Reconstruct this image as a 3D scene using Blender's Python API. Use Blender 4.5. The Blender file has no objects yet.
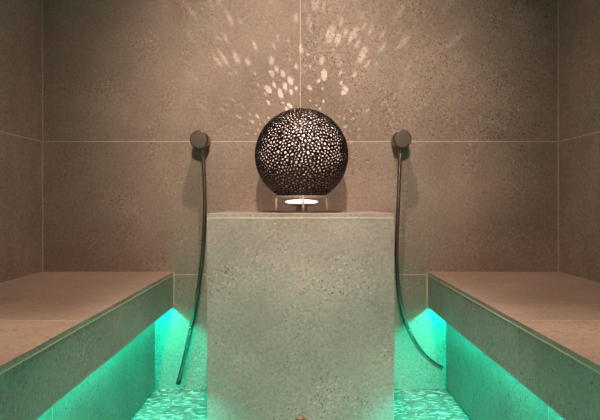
import bpy, bmesh, math, random
from mathutils import Vector, Matrix, noise
random.seed(7)
S = bpy.context.scene
COL = S.collection
PI = math.pi

# ------------------------------------------------------------------ camera
D = 2.6                     # camera to back wall
EYE = 0.776
cam = bpy.data.cameras.new('camera'); co = bpy.data.objects.new('camera', cam); COL.objects.link(co)
co.location = (0, -D, EYE); co.rotation_euler = (PI/2, 0, 0)
cam.sensor_width = 36; cam.lens = 36*624/600
cam.shift_x = -0.5/600; cam.shift_y = -7.5/600
cam.clip_start = 0.02
S.camera = co

# ------------------------------------------------------------------ helpers
def link(name, me, parent=None):
    o = bpy.data.objects.new(name, me); COL.objects.link(o)
    if parent: o.parent = parent
    return o
def obj(name, bm, mats, parent=None, smooth=False, loc=None):
    me = bpy.data.meshes.new(name); bm.to_mesh(me); bm.free()
    for m in (mats if isinstance(mats, (list, tuple)) else [mats]): me.materials.append(m)
    if smooth:
        for p in me.polygons: p.use_smooth = True
    o = link(name, me, parent)
    if loc: o.location = loc
    return o
def thing(name, label, cat, loc=(0, 0, 0)):
    o = bpy.data.objects.new(name, None); COL.objects.link(o)
    o.location = loc; o.empty_display_size = .1
    o['label'] = label; o['category'] = cat
    return o

def add_box(bm, lo, hi, mat=0, bevel=0.0, tint=None):
    lo = Vector(lo); hi = Vector(hi)
    r = bmesh.ops.create_cube(bm, size=1.0)
    vs = r['verts']
    c = (lo+hi)/2; s = hi-lo
    for v in vs: v.co = Vector((v.co.x*s.x, v.co.y*s.y, v.co.z*s.z)) + c
    faces = {f for v in vs for f in v.link_faces}
    if bevel:
        es = {e for v in vs for e in v.link_edges}
        g = bmesh.ops.bevel(bm, geom=list(es), offset=bevel, segments=2, profile=.5, affect='EDGES')
        faces = set(g['faces']) | {f for f in faces if f.is_valid}
        faces |= {f for v in g['verts'] for f in v.link_faces}
    lay = bm.faces.layers.float_vector.get('tile_seed') or bm.faces.layers.float_vector.new('tile_seed')
    t = Vector(tint) if tint else Vector((0, 0, 0))
    for f in faces:
        if f.is_valid: f.material_index = mat; f[lay] = t
    return faces

def add_lathe(bm, prof, axis='Z', c=(0, 0, 0), n=48, mat=0, caps=True):
    """prof: list of (radius, height) along the axis."""
    c = Vector(c); rings = []
    def P(r, a, h):
        x, y = r*math.cos(a), r*math.sin(a)
        if axis == 'Z': return c + Vector((x, y, h))
        if axis == 'Y': return c + Vector((x, -h, y))
        return c + Vector((h, x, y))
    for r, h in prof:
        if r < 1e-6: rings.append([bm.verts.new(P(0, 0, h))])
        else: rings.append([bm.verts.new(P(r, 2*PI*k/n, h)) for k in range(n)])
    for A, B in zip(rings, rings[1:]):
        for k in range(n):
            k2 = (k+1) % n
            if len(A) == 1 and len(B) == 1: continue
            if len(A) == 1: f = bm.faces.new((A[0], B[k2], B[k]))
            elif len(B) == 1: f = bm.faces.new((A[k], A[k2], B[0]))
            else: f = bm.faces.new((A[k], A[k2], B[k2], B[k]))
            f.material_index = mat
    for R_, flip in ((rings[0], True), (rings[-1], False)):
        if caps and len(R_) > 1: bm.faces.new(R_[::-1] if flip else R_).material_index = mat
    bmesh.ops.recalc_face_normals(bm, faces=bm.faces[:])

def add_torus(bm, R, r, c, n=72, m=12):
    c = Vector(c); g = []
    for i in range(n):
        a = 2*PI*i/n
        g.append([bm.verts.new(c+Vector(((R+r*math.cos(b))*math.cos(a), (R+r*math.cos(b))*math.sin(a), r*math.sin(b))))
                  for b in [2*PI*j/m for j in range(m)]])
    for i in range(n):
        for j in range(m):
            bm.faces.new((g[i][j], g[(i+1) % n][j], g[(i+1) % n][(j+1) % m], g[i][(j+1) % m]))
    bmesh.ops.recalc_face_normals(bm, faces=bm.faces[:])

def catmull(pts, sub=10):
    P = [Vector(p) for p in pts]; P = [P[0]*2-P[1]] + P + [P[-1]*2-P[-2]]
    out = []
    for i in range(1, len(P)-2):
        for k in range(sub):
            t = k/sub; a, b, c, d = P[i-1:i+3]
            out.append(.5*((2*b)+(c-a)*t+(2*a-5*b+4*c-d)*t*t+(-a+3*b-3*c+d)*t**3))
    out.append(P[-2]); return out
def add_tube(bm, path, r, n=16, ribs=0.0):
    rings = []; up = Vector((0, 1, 0)); L = 0
    for i, p in enumerate(path):
        t = (path[min(i+1, len(path)-1)]-path[max(i-1, 0)]).normalized()
        x = t.cross(up).normalized(); y = t.cross(x).normalized()
        rr = r*(1+ribs*(0, 1, 0, -1)[i % 4])
        rings.append([bm.verts.new(p + x*rr*math.cos(a)+y*rr*math.sin(a)) for a in [2*PI*k/n for k in range(n)]])
    for A, B in zip(rings, rings[1:]):
        for k in range(n): bm.faces.new((A[k], A[(k+1) % n], B[(k+1) % n], B[k]))
    bm.faces.new(rings[0]); bm.faces.new(rings[-1][::-1])
    bmesh.ops.recalc_face_normals(bm, faces=bm.faces[:])
def resample(path, step):
    out = [path[0]]; acc = 0
    for a, b in zip(path, path[1:]):
        d = (b-a).length; 
        while acc + d >= step:
            a = a + (b-a)*((step-acc)/d); out.append(a.copy()); d = (b-a).length; acc = 0
        acc += d
    return out

# ------------------------------------------------------------------ materials
class N:
    def __init__(s, name):
        s.m = bpy.data.materials.new(name); s.m.use_nodes = True
        s.t = s.m.node_tree; s.b = s.t.nodes['Principled BSDF']
    def n(s, kind, **kw):
        x = s.t.nodes.new(kind)
        for k, v in kw.items():
            if k in x.inputs: x.inputs[k].default_value = v
            else: setattr(x, k, v)
        return x
    def l(s, a, b): s.t.links.new(a, b)
    def ramp(s, src, stops):
        r = s.n('ShaderNodeValToRGB'); e = r.color_ramp.elements
        while len(e) < len(stops): e.new(.5)
        for q, (p, c) in zip(e, stops): q.position = p; q.color = (*c, 1) if len(c) == 3 else c
        s.l(src, r.inputs[0]); return r.outputs[0]
    def math(s, op, a, b):
        m = s.n('ShaderNodeMath', operation=op)
        for i, v in enumerate((a, b)):
            if isinstance(v, (int, float)): m.inputs[i].default_value = v
            else: s.l(v, m.inputs[i])
        return m.outputs[0]
    def mix(s, f, a, b, mode='MIX'):
        m = s.n('ShaderNodeMix', data_type='RGBA', blend_type=mode)
        for i, v in ((0, f), (6, a), (7, b)):
            if isinstance(v, (int, float)): m.inputs[i].default_value = v
            elif isinstance(v, tuple): m.inputs[i].default_value = (*v, 1)
            else: s.l(v, m.inputs[i])
        return m.outputs[2]

def stone(name, base, rough=.5, contrast=1.0, stretch=(1, 1, 1)):
    N_ = N(name)
    g = N_.n('ShaderNodeNewGeometry')
    at = N_.n('ShaderNodeAttribute', attribute_name='tile_seed')
    ad = N_.n('ShaderNodeVectorMath', operation='ADD'); N_.l(g.outputs['Position'], ad.inputs[0]); N_.l(at.outputs['Vector'], ad.inputs[1])
    mp = N_.n('ShaderNodeMapping'); mp.inputs['Scale'].default_value = stretch; N_.l(ad.outputs[0], mp.inputs['Vector'])
    v = mp.outputs[0]
    def noi(sc, det, ro=.6):
        x = N_.n('ShaderNodeTexNoise', Scale=sc, Detail=det, Roughness=ro); N_.l(v, x.inputs['Vector']); return x.outputs['Fac']
    b = Vector(base)
    def c(k, warm=0): return tuple(max(0, x) for x in (b.x*k*(1+warm), b.y*k, b.z*k*(1-warm)))
    k = contrast
    cloud = N_.ramp(noi(3.2, 5), [(.30, c(1-.20*k, .02)), (.52, c(1.0)), (.72, c(1+.20*k, .02))])
    grain = N_.ramp(noi(90, 5, .8), [(.36, (.70,)*3), (.5, (1, 1, 1)), (.64, (1.28,)*3)])
    col = N_.mix(.8*min(1, k), cloud, grain, 'MULTIPLY')
    # mineral patches: gate for pits and chips
    gate = N_.ramp(noi(6, 4), [(.47, (.0, .0, .0)), (.60, (1, 1, 1))])
    def specks(sc, lo, hi, colr, strength, use_gate, seed):
        mo = N_.n('ShaderNodeMapping'); mo.inputs['Location'].default_value = (seed, seed*.7, -seed); N_.l(v, mo.inputs['Vector'])
        nn = N_.n('ShaderNodeTexNoise', Scale=sc*1.6, Detail=2.0); N_.l(mo.outputs[0], nn.inputs['Vector'])
        dv = N_.n('ShaderNodeVectorMath', operation='MULTIPLY_ADD'); N_.l(nn.outputs['Color'], dv.inputs[0])
        dv.inputs[1].default_value = (.9/sc,)*3; N_.l(mo.outputs[0], dv.inputs[2])
        vo = N_.n('ShaderNodeTexVoronoi', Scale=sc); N_.l(dv.outputs[0], vo.inputs['Vector'])
        dot = N_.ramp(vo.outputs['Distance'], [(lo, (1, 1, 1)), (hi, (0, 0, 0))])
        pick = N_.ramp(vo.outputs['Color'], [(.50, (0, 0, 0)), (.62, (1, 1, 1))])
        f = N_.math('MULTIPLY', dot, pick)
        if use_gate: f = N_.math('MULTIPLY', f, gate)
        return N_.math('MULTIPLY', f, strength), colr
    pit = None
    for args in ((75, .12, .24, c(.15), .95, False, 3.1), (105, .18, .34, c(.2), .9, True, 9.3),
                 (80, .13, .26, c(.2), .9, True, 5.3),
                 (60, .15, .30, c(1.65), .75, True, 17.7), (100, .18, .36, c(1.7), .8, True, 23.0), (45, .05, .12, c(1.9), .8, False, 31.0)):
        f, cc = specks(*args)
        col = N_.mix(f, col, cc)
        if cc[0] < b.x: pit = f if pit is None else N_.math('ADD', pit, f)
    N_.l(col, N_.b.inputs['Base Color'])
    rr = N_.ramp(noi(20, 4), [(.3, (rough-.06,)*3), (.7, (rough+.08,)*3)])
    N_.l(rr, N_.b.inputs['Roughness'])
    bp = N_.n('ShaderNodeBump', Strength=.25, Distance=.0015, invert=True); N_.l(pit, bp.inputs['Height']); N_.l(bp.outputs[0], N_.b.inputs['Normal'])
    N_.b.inputs['Specular IOR Level'].default_value = .4
    return N_.m

def plain(name, col, rough=.5, metal=0.0, noise_amt=.1, sc=60, bump=0.0):
    N_ = N(name); tc = N_.n('ShaderNodeTexCoord')
    x = N_.n('ShaderNodeTexNoise', Scale=float(sc), Detail=3.0); N_.l(tc.outputs['Object'], x.inputs['Vector'])
    a = tuple(q*(1-noise_amt) for q in col); b = tuple(q*(1+noise_amt) for q in col)
    N_.l(N_.ramp(x.outputs['Fac'], [(.3, a), (.7, b)]), N_.b.inputs['Base Color'])
    N_.b.inputs['Roughness'].default_value = rough; N_.b.inputs['Metallic'].default_value = metal
    if bump:
        bp = N_.n('ShaderNodeBump', Strength=bump, Distance=.001); N_.l(x.outputs['Fac'], bp.inputs['Height']); N_.l(bp.outputs[0], N_.b.inputs['Normal'])
    return N_.m
def emit(name, col, st):
    N_ = N(name); N_.b.inputs['Base Color'].default_value = (.8, .8, .8, 1)
    N_.b.inputs['Emission Color'].default_value = (*col, 1); N_.b.inputs['Emission Strength'].default_value = st
    return N_.m

M_wall = stone('wall_limestone_tile', (.395, .328, .292), .55)
M_seat = stone('seat_limestone_tile', (.46, .365, .31), .33, .8)
M_ped = stone('pedestal_limestone_tile', (.455, .395, .372), .5, 1.1)
M_grout = plain('pale_grout', (.74, .66, .57), .8)
M_dgrout = plain('grey_grout', (.30, .27, .23), .8)
M_trim = plain('dark_edge_profile', (.24, .21, .16), .4, .1)
M_ceil = plain('ceiling_plaster', (.45, .40, .35), .8, sc=8)
M_chrome = plain('brushed_chrome', (.92, .80, .74), .42, .45, .06, 120)
M_chrome_dark = plain('dark_satin_steel', (.16, .145, .14), .3, 1.0, .08, 160)
M_capm = plain('satin_steel_cap', (.25, .215, .20), .34, .95, .08, 200)
M_hose = plain('black_glossy_hose', (.30, .275, .265), .24, 1.0, .1, 200)
M_rubber = plain('black_rubber', (.012, .012, .012), .45)
M_copper = plain('copper_outlet', (.45, .23, .16), .3, .9)
M_globe = plain('dark_hammered_metal', (.065, .058, .057), .22, 1.0, .25, 90)
M_globe_in = plain('globe_inner_enamel', (.135, .103, .09), .5, .0)
M_lens = emit('warm_white_lens', (1, .80, .72), 2.2)
M_led = emit('teal_led_strip', (.0, 1.0, .64), 192.0)
M_alu = plain('aluminium_profile', (.5, .5, .5), .5, .6)

def floor_mat():
    N_ = N('shard_mosaic_floor'); g = N_.n('ShaderNodeNewGeometry')
    nn = N_.n('ShaderNodeTexNoise', Scale=22.0, Detail=2.0); N_.l(g.outputs['Position'], nn.inputs['Vector'])
    dv = N_.n('ShaderNodeVectorMath', operation='MULTIPLY_ADD'); N_.l(nn.outputs['Color'], dv.inputs[0])
    dv.inputs[1].default_value = (.035, .035, 0); N_.l(g.outputs['Position'], dv.inputs[2])
    def vor(sc, feat, rot):
        mp = N_.n('ShaderNodeMapping'); mp.inputs['Scale'].default_value = (1, 2.1, 1); mp.inputs['Rotation'].default_value = (0, 0, rot)
        N_.l(dv.outputs[0], mp.inputs['Vector'])
        v = N_.n('ShaderNodeTexVoronoi', Scale=sc, feature=feat, Randomness=1.0); N_.l(mp.outputs[0], v.inputs['Vector']); return v
    v1 = vor(30.0, 'F1', .5); e1 = vor(30.0, 'DISTANCE_TO_EDGE', .5)
    v2 = vor(52.0, 'F1', -.7); e2 = vor(52.0, 'DISTANCE_TO_EDGE', -.7)
    sh1 = N_.ramp(v1.outputs['Color'], [(.15, (.11, .13, .125)), (.45, (.17, .20, .19)), (.62, (.25, .29, .28)), (.85, (.54, .58, .56))])
    sh2 = N_.ramp(v2.outputs['Color'], [(.2, (.12, .14, .135)), (.55, (.20, .23, .22)), (.8, (.46, .50, .48))])
    gt = N_.n('ShaderNodeTexNoise', Scale=14.0, Detail=1.0); N_.l(g.outputs['Position'], gt.inputs['Vector'])
    sel = N_.ramp(gt.outputs['Fac'], [(.46, (0, 0, 0)), (.5, (1, 1, 1))])
    col = N_.mix(sel, sh1, sh2)
    e = N_.mix(sel, e1.outputs['Distance'], e2.outputs['Distance'])
    gr = N_.ramp(e, [(.01, (0, 0, 0)), (.04, (1, 1, 1))])
    col = N_.mix(gr, (.12, .13, .12), col)
    N_.l(col, N_.b.inputs['Base Color'])
    N_.b.inputs['Roughness'].default_value = .22
    rnd = N_.mix(sel, v1.outputs['Color'], v2.outputs['Color'])
    bp = N_.n('ShaderNodeBump', Strength=.6, Distance=.004)
    hh = N_.math('MULTIPLY', gr, rnd)
    N_.l(hh, bp.inputs['Height']); N_.l(bp.outputs[0], N_.b.inputs['Normal'])
    return N_.m
M_floor = floor_mat()

# ------------------------------------------------------------------ setting
HW = 1.075; CZ = 3.0; YF = -3.35
SEATZ = .488; FASZ = .341; T = .012; GAP = .0034
def seed(): return (random.uniform(-20, 20), random.uniform(-20, 20), random.uniform(-20, 20))

def tiled(name, axis, pos, us, vs, mats, out, parent=None, thick=T, edge=(0, 0, 0, 0)):
    """tiles with real grout gaps. axis 'X','Y','Z' = normal axis; pos = visible plane; out=+1/-1 the side the face looks to.
    us, vs: joint positions along the two other axes; edge: gap kept at (u0,u1,v0,v1)."""
    bm = bmesh.new()
    oth = {'X': (1, 2), 'Y': (0, 2), 'Z': (0, 1)}[axis]; ai = 'XYZ'.index(axis)
    def bx(u0, u1, v0, v1, a, b, mat, bev, t):
        lo = [0]*3; hi = [0]*3
        lo[oth[0]], hi[oth[0]] = u0, u1; lo[oth[1]], hi[oth[1]] = v0, v1
        lo[ai], hi[ai] = min(a, b), max(a, b)
        add_box(bm, lo, hi, mat, bev, t)
    h = GAP/2
    for i in range(len(us)-1):
        for j in range(len(vs)-1):
            u0 = us[i] + (h if i else edge[0]); u1 = us[i+1] - (h if i < len(us)-2 else edge[1])
            v0 = vs[j] + (h if j else edge[2]); v1 = vs[j+1] - (h if j < len(vs)-2 else edge[3])
            bx(u0, u1, v0, v1, pos, pos-out*thick, 0, .0004, seed())
    gi = [0 if q > 0 else .0010 for q in edge]
    bx(us[0]+gi[0], us[-1]-gi[1], vs[0]+gi[2], vs[-1]-gi[3], pos-out*.0002, pos-out*(thick-.001), 1, 0, None)
    return obj(name, bm, mats, parent)
def structure(o): o['kind'] = 'structure'; return o

SEAM = -1.076
e = .003
# joints: one course at 1.03, seat level at .487; tiles 1.075 wide above, seams flush with the bench fronts below
def back_wall():
    bm_parts = []
    o = tiled('wall_back', 'Y', 0, [-HW, 0, HW], [1.030, CZ], [M_wall, M_grout], -1, edge=(e, e, GAP/2, 0))
    # the course from the seat to 1.03, one wide tile behind the pedestal, then the lowest course
    a = tiled('b', 'Y', 0, [-HW, HW], [.4755, 1.030], [M_wall, M_grout], -1, edge=(e, e, GAP/2, GAP/2))
    b = tiled('c', 'Y', 0, [-HW, HW], [0, .4755], [M_wall, M_grout], -1, edge=(e, e, 0, GAP/2))
    bm = bmesh.new()
    for q in (o, a, b): bm.from_mesh(q.data)
    me = o.data; bm.to_mesh(me); bm.free()
    for q in (a, b):
        d = q.data; bpy.data.objects.remove(q); bpy.data.meshes.remove(d)
    return structure(o)
back_wall()
ys = [YF, 2*SEAM, SEAM, 0]
structure(tiled('wall_left', 'X', -HW, [YF, -2.6, -1.3, 0], [0, 1.030, CZ], [M_wall, M_grout], 1, edge=(0, e, 0, 0)))
structure(tiled('wall_right', 'X', HW, [YF, -2.6, -1.3, 0], [0, 1.030, CZ], [M_wall, M_grout], -1, edge=(0, e, 0, 0)))
structure(tiled('wall_front', 'Y', YF, [-HW, 0, HW], [0, 1.030, CZ], [M_wall, M_grout], 1))
bm = bmesh.new(); add_box(bm, (-HW-.02, YF-.02, CZ), (HW+.02, .02, CZ+.02)); structure(obj('ceiling', bm, M_ceil))
bm = bmesh.new(); add_box(bm, (-HW-.02, YF-.02, -.02), (HW+.02, .02, 0)); structure(obj('floor', bm, M_floor))

# ------------------------------------------------------------------ benches
def bench(sx, label):
    t = thing('built_in_bench', label, 'bench', (sx*.8, -1.6, 0)); t['group'] = 'built-in benches along the side walls'
    def X(v): return sx*v
    def tl(name, axis, pos, us, vs, mats, out, **k):
        o = tiled(name, axis, pos, us, vs, mats, out, t, **k)
        o.location = -Vector(t.location); return o
    fx = .529; px = .606; g = .0012
    yb = -.0015; yf = YF+.002
    yy = [yf, 2*SEAM, SEAM, yb]
    xs = sorted((X(HW-g), X(fx-.0006)))
    ed = (.0025, .001, 0, .0025) if sx < 0 else (.001, .0025, 0, .0025)
    ed = (e if sx < 0 else .0, .0 if sx < 0 else e, 0, .0030)
    tl('seat', 'Z', SEATZ, xs, yy, [M_seat, M_grout], 1, thick=.012, edge=ed)
    # edge profile under the seat tile, then the fascia
    bm = bmesh.new(); add_box(bm, (min(X(fx-.0014), X(fx+.02)), yf, SEATZ-.0150), (max(X(fx-.0014), X(fx+.02)), yb, SEATZ-.0122))
    o = obj('edge_joint', bm, M_grout, t); o.location = -Vector(t.location)
    tl('fascia', 'X', X(fx), yy, [FASZ, SEATZ-.016], [M_ped, M_grout], -sx, edge=(0, .0035, 0, 0))
    # recessed base
    tl('base_panel', 'X', X(px), yy, [.0015, FASZ+.055], [M_wall, M_grout], -sx, edge=(0, .002, 0, 0))
    # hidden soffit above the recess
    bm = bmesh.new()
    a, b = sorted((X(fx+T+.0005), X(HW-g-.02)))
    add_box(bm, (a, yf, FASZ+.056), (b, yb, SEATZ-.0175), 0); o = obj('core', bm, M_alu, t); o.location = -Vector(t.location)
    # led strip in an aluminium channel
    a, b = sorted((X(px-.020), X(px-.002)))
    bm = bmesh.new(); add_box(bm, (a, yf+.02, FASZ+.045), (b, yb-.004, FASZ+.0555), 0); ch = obj('light_channel', bm, M_alu, t); ch.location = -Vector(t.location)
    a, b = sorted((X(px-.017), X(px-.005)))
    bm = bmesh.new(); add_box(bm, (a, yf+.03, FASZ+.039), (b, yb-.006, FASZ+.0448), 0, .001)
    o = obj('led_strip', bm, M_led, ch); o['label'] = 'glowing teal light strip'
    # silicone joint where the fascia meets the back wall
    a, b = sorted((X(fx-.0038), X(fx-.0002)))
    bm = bmesh.new(); add_box(bm, (a, -.0045, FASZ), (b, -.0004, SEATZ-.001)); o = obj('silicone_joint', bm, M_grout, t); o.location = -Vector(t.location)
    return t
bench(-1, 'left stone-tiled sauna bench with teal light glowing beneath its front')
bench(1, 'right stone-tiled sauna bench with teal light beneath, where the curling hose ends')

# ------------------------------------------------------------------ pedestal
PW = .3005; PY0 = -.600; PZ = .7402
ped = thing('pedestal', 'square stone-tiled pedestal in the centre carrying the dark globe lamp', 'pedestal', (0, -.3, 0))
def pc(o): o.location = -Vector(ped.location); return o
pc(tiled('front_panel', 'Y', PY0, [-PW, PW], [.0015, PZ-.0150], [M_ped, M_grout], -1, ped, edge=(0, 0, 0, .0018)))
for s in (-1, 1):
    pc(tiled('side_panel', 'X', s*PW, [PY0+T+.0005, -.0015], [.0015, PZ-T-.0005], [M_ped, M_grout], s, ped))
pc(tiled('top_panel', 'Z', PZ, [-PW, PW], [PY0, -.0015], [M_ped, M_grout], 1, ped))
# pale joint line along the front arris
bm = bmesh.new(); add_box(bm, (-PW+.0006, PY0-.0012, PZ-.0152), (PW-.0006, PY0+.02, PZ-.0118), 0)
pc(obj('edge_joint', bm, M_grout, ped))
# small round outlet low on the pedestal front
wo = thing('water_outlet', 'small round copper water outlet low on the pedestal front', 'outlet', (0, PY0-.0012, .0640))
bm = bmesh.new(); add_lathe(bm, [(.026, 0), (.026, .006), (.0235, .009), (.016, .009), (.014, .003), (0, .003)], 'Y', n=40)
obj('outlet_ring', bm, M_copper, wo, True)
bm = bmesh.new(); add_lathe(bm, [(.008, .0035), (.008, .011), (.006, .0125), (0, .0125)], 'Y', n=24)
obj('nozzle', bm, M_chrome_dark, wo, True)

# ------------------------------------------------------------------ globe lamp
LY = -.300; GR = .1725; GC = Vector((0.004, LY, .950))
lamp = thing('table_lamp', 'dark perforated metal globe lamp on a chrome stand on the pedestal', 'lamp', (GC.x, LY, PZ+.0006))
Lo = -Vector(lamp.location)
def lp(o): o.location = Lo; return o

def globe(n=2500):
    pts = []
    ga = PI*(3-math.sqrt(5))
    for i in range(n):
        z = 1-2*(i+.5)/n; r = math.sqrt(1-z*z); a = ga*i
        p = Vector((r*math.cos(a), r*math.sin(a), z))
        j = .42*math.sqrt(4*PI/n)
        p += Vector((random.uniform(-j, j), random.uniform(-j, j), random.uniform(-j, j)))
        pts.append(p.normalized())
    hb = bmesh.new()
    vs = [hb.verts.new(p) for p in pts]
    bmesh.ops.convex_hull(hb, input=vs)
    bmesh.ops.triangulate(hb, faces=hb.faces[:])
    hb.verts.ensure_lookup_table(); hb.faces.ensure_lookup_table(); hb.faces.index_update(); hb.verts.index_update()
    cen = [f.calc_center_median().normalized() for f in hb.faces]
    # soften the junctions: ridge vertices are the face centres
    bm = bmesh.new()
    R0, R1 = GR, GR-.0048
    outer = [None]*len(cen); inner = [None]*len(cen)
    def ov(i):
        if outer[i] is None: outer[i] = bm.verts.new(cen[i]*R0)
        return outer[i]
    def iv(i):
        if inner[i] is None: inner[i] = bm.verts.new(cen[i]*R1)
        return inner[i]
    pitch = math.sqrt(4*PI/n)*GR
    for v in hb.verts:
        nrm = v.co.normalized()
        if nrm.z*GR < -.150: continue
        # order the faces round the vertex
        t = nrm.orthogonal().normalized(); b = nrm.cross(t)
        fs = sorted([f.index for f in v.link_faces], key=lambda i: math.atan2((cen[i]-nrm).dot(b), (cen[i]-nrm).dot(t)))
        if len(fs) < 3: continue
        k = len(fs)
        c = sum((cen[i] for i in fs), Vector())/k; c.normalize()
        O = [ov(i) for i in fs]; I = [iv(i) for i in fs]
        def ring(s, R): return [bm.verts.new((c+(cen[i]-c)*s).normalized()*R) for i in fs]
        def quads(A, B, m, flip=False):
            for q in range(k):
                q2 = (q+1) % k
                f = bm.faces.new((A[q], A[q2], B[q2], B[q]) if not flip else (A[q], B[q], B[q2], A[q2])); f.material_index = m
        rim = ring(.86, R0-.0003)
        quads(O, rim, 0)
        front = nrm.y < .30 or nrm.z < .10
        opened = random.random() < (.93 if front else (.46 if nrm.z > .22 else 0))
        if opened:
            s = random.uniform(.26, .50) if front else random.choice((.25, .34, .48, .62, .78, .84))
            a = ring(max(s, .3)*1.05, R0-.0026); bq = ring(s, R1)
            quads(rim, a, 0); quads(a, bq, 1); quads(bq, I, 1)
        else:
            dp = random.uniform(.002, .0032)
            a = ring(.60, R0-dp*.62); d = ring(.30, R0-dp*.93)
            quads(rim, a, 0); quads(a, d, 0)
            m = bm.verts.new(c*(R0-dp))
            for q in range(k): bm.faces.new((d[q], d[(q+1) % k], m)).material_index = 0
            f = bm.faces.new(I[::-1]); f.material_index = 1
    for v in bm.verts: v.co += GC
    hb.free()
    o = obj('globe_shade', bm, [M_globe, M_globe_in], lamp, True)
    return lp(o)
globe()
rz = .7985; rr = .094
bm = bmesh.new(); add_torus(bm, rr, .0028, (GC.x, LY, rz)); add_torus(bm, .072, .0022, (GC.x, LY, rz-.003), m=10)
for k in range(4):
    a = k*PI/2+PI/4
    add_tube(bm, [Vector((GC.x+q*math.cos(a), LY+q*math.sin(a), rz-.0015)) for q in (.070, .097)], .002, 8)
lp(obj('support_ring', bm, M_chrome, lamp, True))
for k in range(4):
    a = k*PI/2 + .06
    x, y = GC.x+rr*math.cos(a), LY+rr*math.sin(a)
    bm = bmesh.new(); add_tube(bm, [Vector((x, y, z)) for z in (PZ+.004, PZ+.03, rz)], .0042, 14)
    lp(obj('leg', bm, M_chrome, lamp, True))
bm = bmesh.new(); add_lathe(bm, [(.148, PZ+.0008), (.148, PZ+.003), (.146, PZ+.004), (0, PZ+.004)], c=(GC.x, LY, 0), n=90)
lp(obj('base_plate', bm, M_chrome_dark, lamp))
bm = bmesh.new(); add_lathe(bm, [(.020, PZ+.004), (.020, PZ+.020), (.026, PZ+.024), (.052, PZ+.029), (.054, PZ+.033), (0, PZ+.033)], c=(GC.x, LY, 0), n=48)
hs = lp(obj('lamp_housing', bm, M_chrome, lamp, True))
bm = bmesh.new()
prof = [(.061*math.cos(a), PZ+.0385+.0085*math.sin(a)) for a in [(-.5+q/12)*PI for q in range(13)]]
prof[0] = (0, prof[0][1]); prof[-1] = (0, prof[-1][1])
add_lathe(bm, prof, c=(GC.x, LY, 0), n=48)
o = obj('lens', bm, M_lens, hs, True); o['label'] = 'glowing white lens'
# the lamp's own beam up through the globe
sl = bpy.data.lights.new('lamp_beam', 'SPOT'); so = bpy.data.objects.new('lamp_beam', sl); COL.objects.link(so)
so.location = (GC.x, LY, PZ+.056); so.rotation_euler = (PI, 0, 0)
sl.energy = 48; sl.spot_size = math.radians(130); sl.spot_blend = 1.0; sl.shadow_soft_size = .003; sl.color = (1, .84, .74)

# ------------------------------------------------------------------ wall hoses
def hose(x, z, pts, label, end):
    t = thing('shower_hose', label, 'hose', (x, -.001, z)); t['group'] = 'hoses on the back wall'
    L = -Vector(t.location)
    bm = bmesh.new()
    add_lathe(bm, [(.033, .0), (.033, .068), (.0365, .071), (.0365, .0985), (.0350, .1005), (.031, .1005)], 'Y', n=56)
    ob = obj('wall_outlet', bm, M_chrome_dark, t, True)
    bm = bmesh.new(); add_lathe(bm, [(.0340, .1002), (.0340, .103), (.0325, .1045), (0, .1045)], 'Y', n=56)
    c = obj('cap', bm, M_capm, ob); c['label'] = 'satin steel round cap'
    # short connector below the outlet
    p0 = Vector(pts[0])
    bm = bmesh.new(); add_tube(bm, [p0+Vector((0, 0, .022)), p0+Vector((0, 0, .002)), p0+Vector((0, 0, -.022))], .0095, 20)
    o = obj('connector', bm, M_chrome_dark, t, True); o.location = L
    path = resample(catmull([Vector(p) for p in pts], 24), .0012)
    bm = bmesh.new(); add_tube(bm, path, .0082, 16, .03)
    o = obj('hose', bm, M_hose, t, True); o.location = L
    if end:
        a, b = path[-8], path[-1]; d = (b-a).normalized()
        bm = bmesh.new(); add_tube(bm, [b-d*.016, b-d*.002, b+d*.006], .0098, 20)
        o = obj('nozzle', bm, M_rubber, t, True); o.location = L
    return t
def W(px, py, d):            # measured on the back wall, moved to its own distance d from it
    k = (D-d)/D
    return Vector(((px-300.5)/240*k, -d, EYE-(py-202.5)/240*k))
hd = .066
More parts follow.
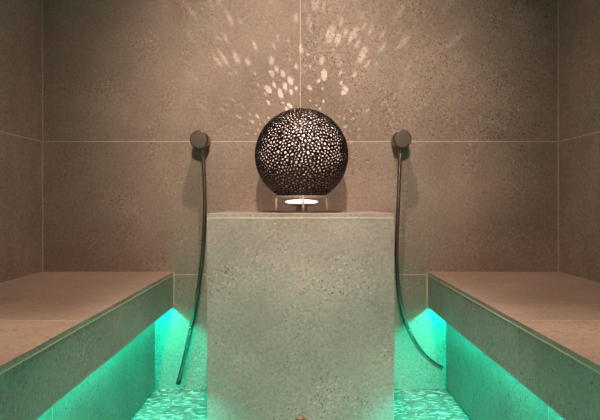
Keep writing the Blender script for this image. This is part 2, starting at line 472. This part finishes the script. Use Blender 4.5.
Lp = [(202.2, 148), (203.6, 167), (204.6, 190), (204.5, 219), (202.4, 255), (198.2, 290), (193.6, 316), (188.4, 340), (183, 364), (178.3, 383)]
Rp = [(400.6, 148), (399.4, 174), (398.2, 206), (397, 238), (397, 264), (398.6, 290), (402.6, 312), (410, 333), (421, 351), (433, 362.5), (442.5, 368.3)]
c1 = W(199, 139.5, .10); c2 = W(402.5, 139, .10)
hose(c1.x, c1.z, [W(a, b, hd-.01*math.sin(i/9*PI)) for i, (a, b) in enumerate(Lp)],
     'dark hose hanging straight from the left round wall outlet, open end above floor', True)
hose(c2.x, c2.z, [W(a, b, hd-.014*i/10) for i, (a, b) in enumerate(Rp)],
     'dark hose from the right round wall outlet, curling to the right bench base', False)

# ------------------------------------------------------------------ lights
def spot(name, loc, aim, e, size, blend=1.0, rad=.04, col=(1, .72, .54)):
    l = bpy.data.lights.new(name, 'SPOT'); o = bpy.data.objects.new(name, l); COL.objects.link(o)
    o.location = loc; d = Vector(aim)-Vector(loc); o.rotation_euler = d.to_track_quat('-Z', 'Y').to_euler()
    l.energy = e; l.spot_size = math.radians(size); l.spot_blend = blend; l.shadow_soft_size = rad; l.color = col
spot('room_or_fill_spot', (0, -.95, CZ-.01), (0, -.25, 1.05), 172, 77)
spot('room_or_fill_spot', (-.42, -1.85, CZ-.01), (-.54, -1.5, .488), 230, 34)  # added fill light, brightens the left bench top
spot('room_or_fill_spot', (.42, -1.85, CZ-.01), (.54, -1.5, .488), 230, 34)  # matching added fill light for the right bench top
spot('room_or_fill_spot', (0, -2.3, CZ-.01), (0, -.75, .42), 420, 27, col=(1, .78, .66))  # narrow fill added to lift the pedestal front, no real fixture
spot('room_or_fill_spot', (0, -3.15, 2.35), (0, -.2, 1.16), 255, 33)

w = bpy.data.worlds.new('world'); S.world = w; w.use_nodes = True
w.node_tree.nodes['Background'].inputs[0].default_value = (0, 0, 0, 1)
S.view_settings.view_transform = 'Standard'; S.view_settings.look = 'None'
S.view_settings.exposure = -0.14; S.view_settings.gamma = 1; S.view_settings.use_curve_mapping = False
S.cycles.max_bounces = 10; S.cycles.diffuse_bounces = 6
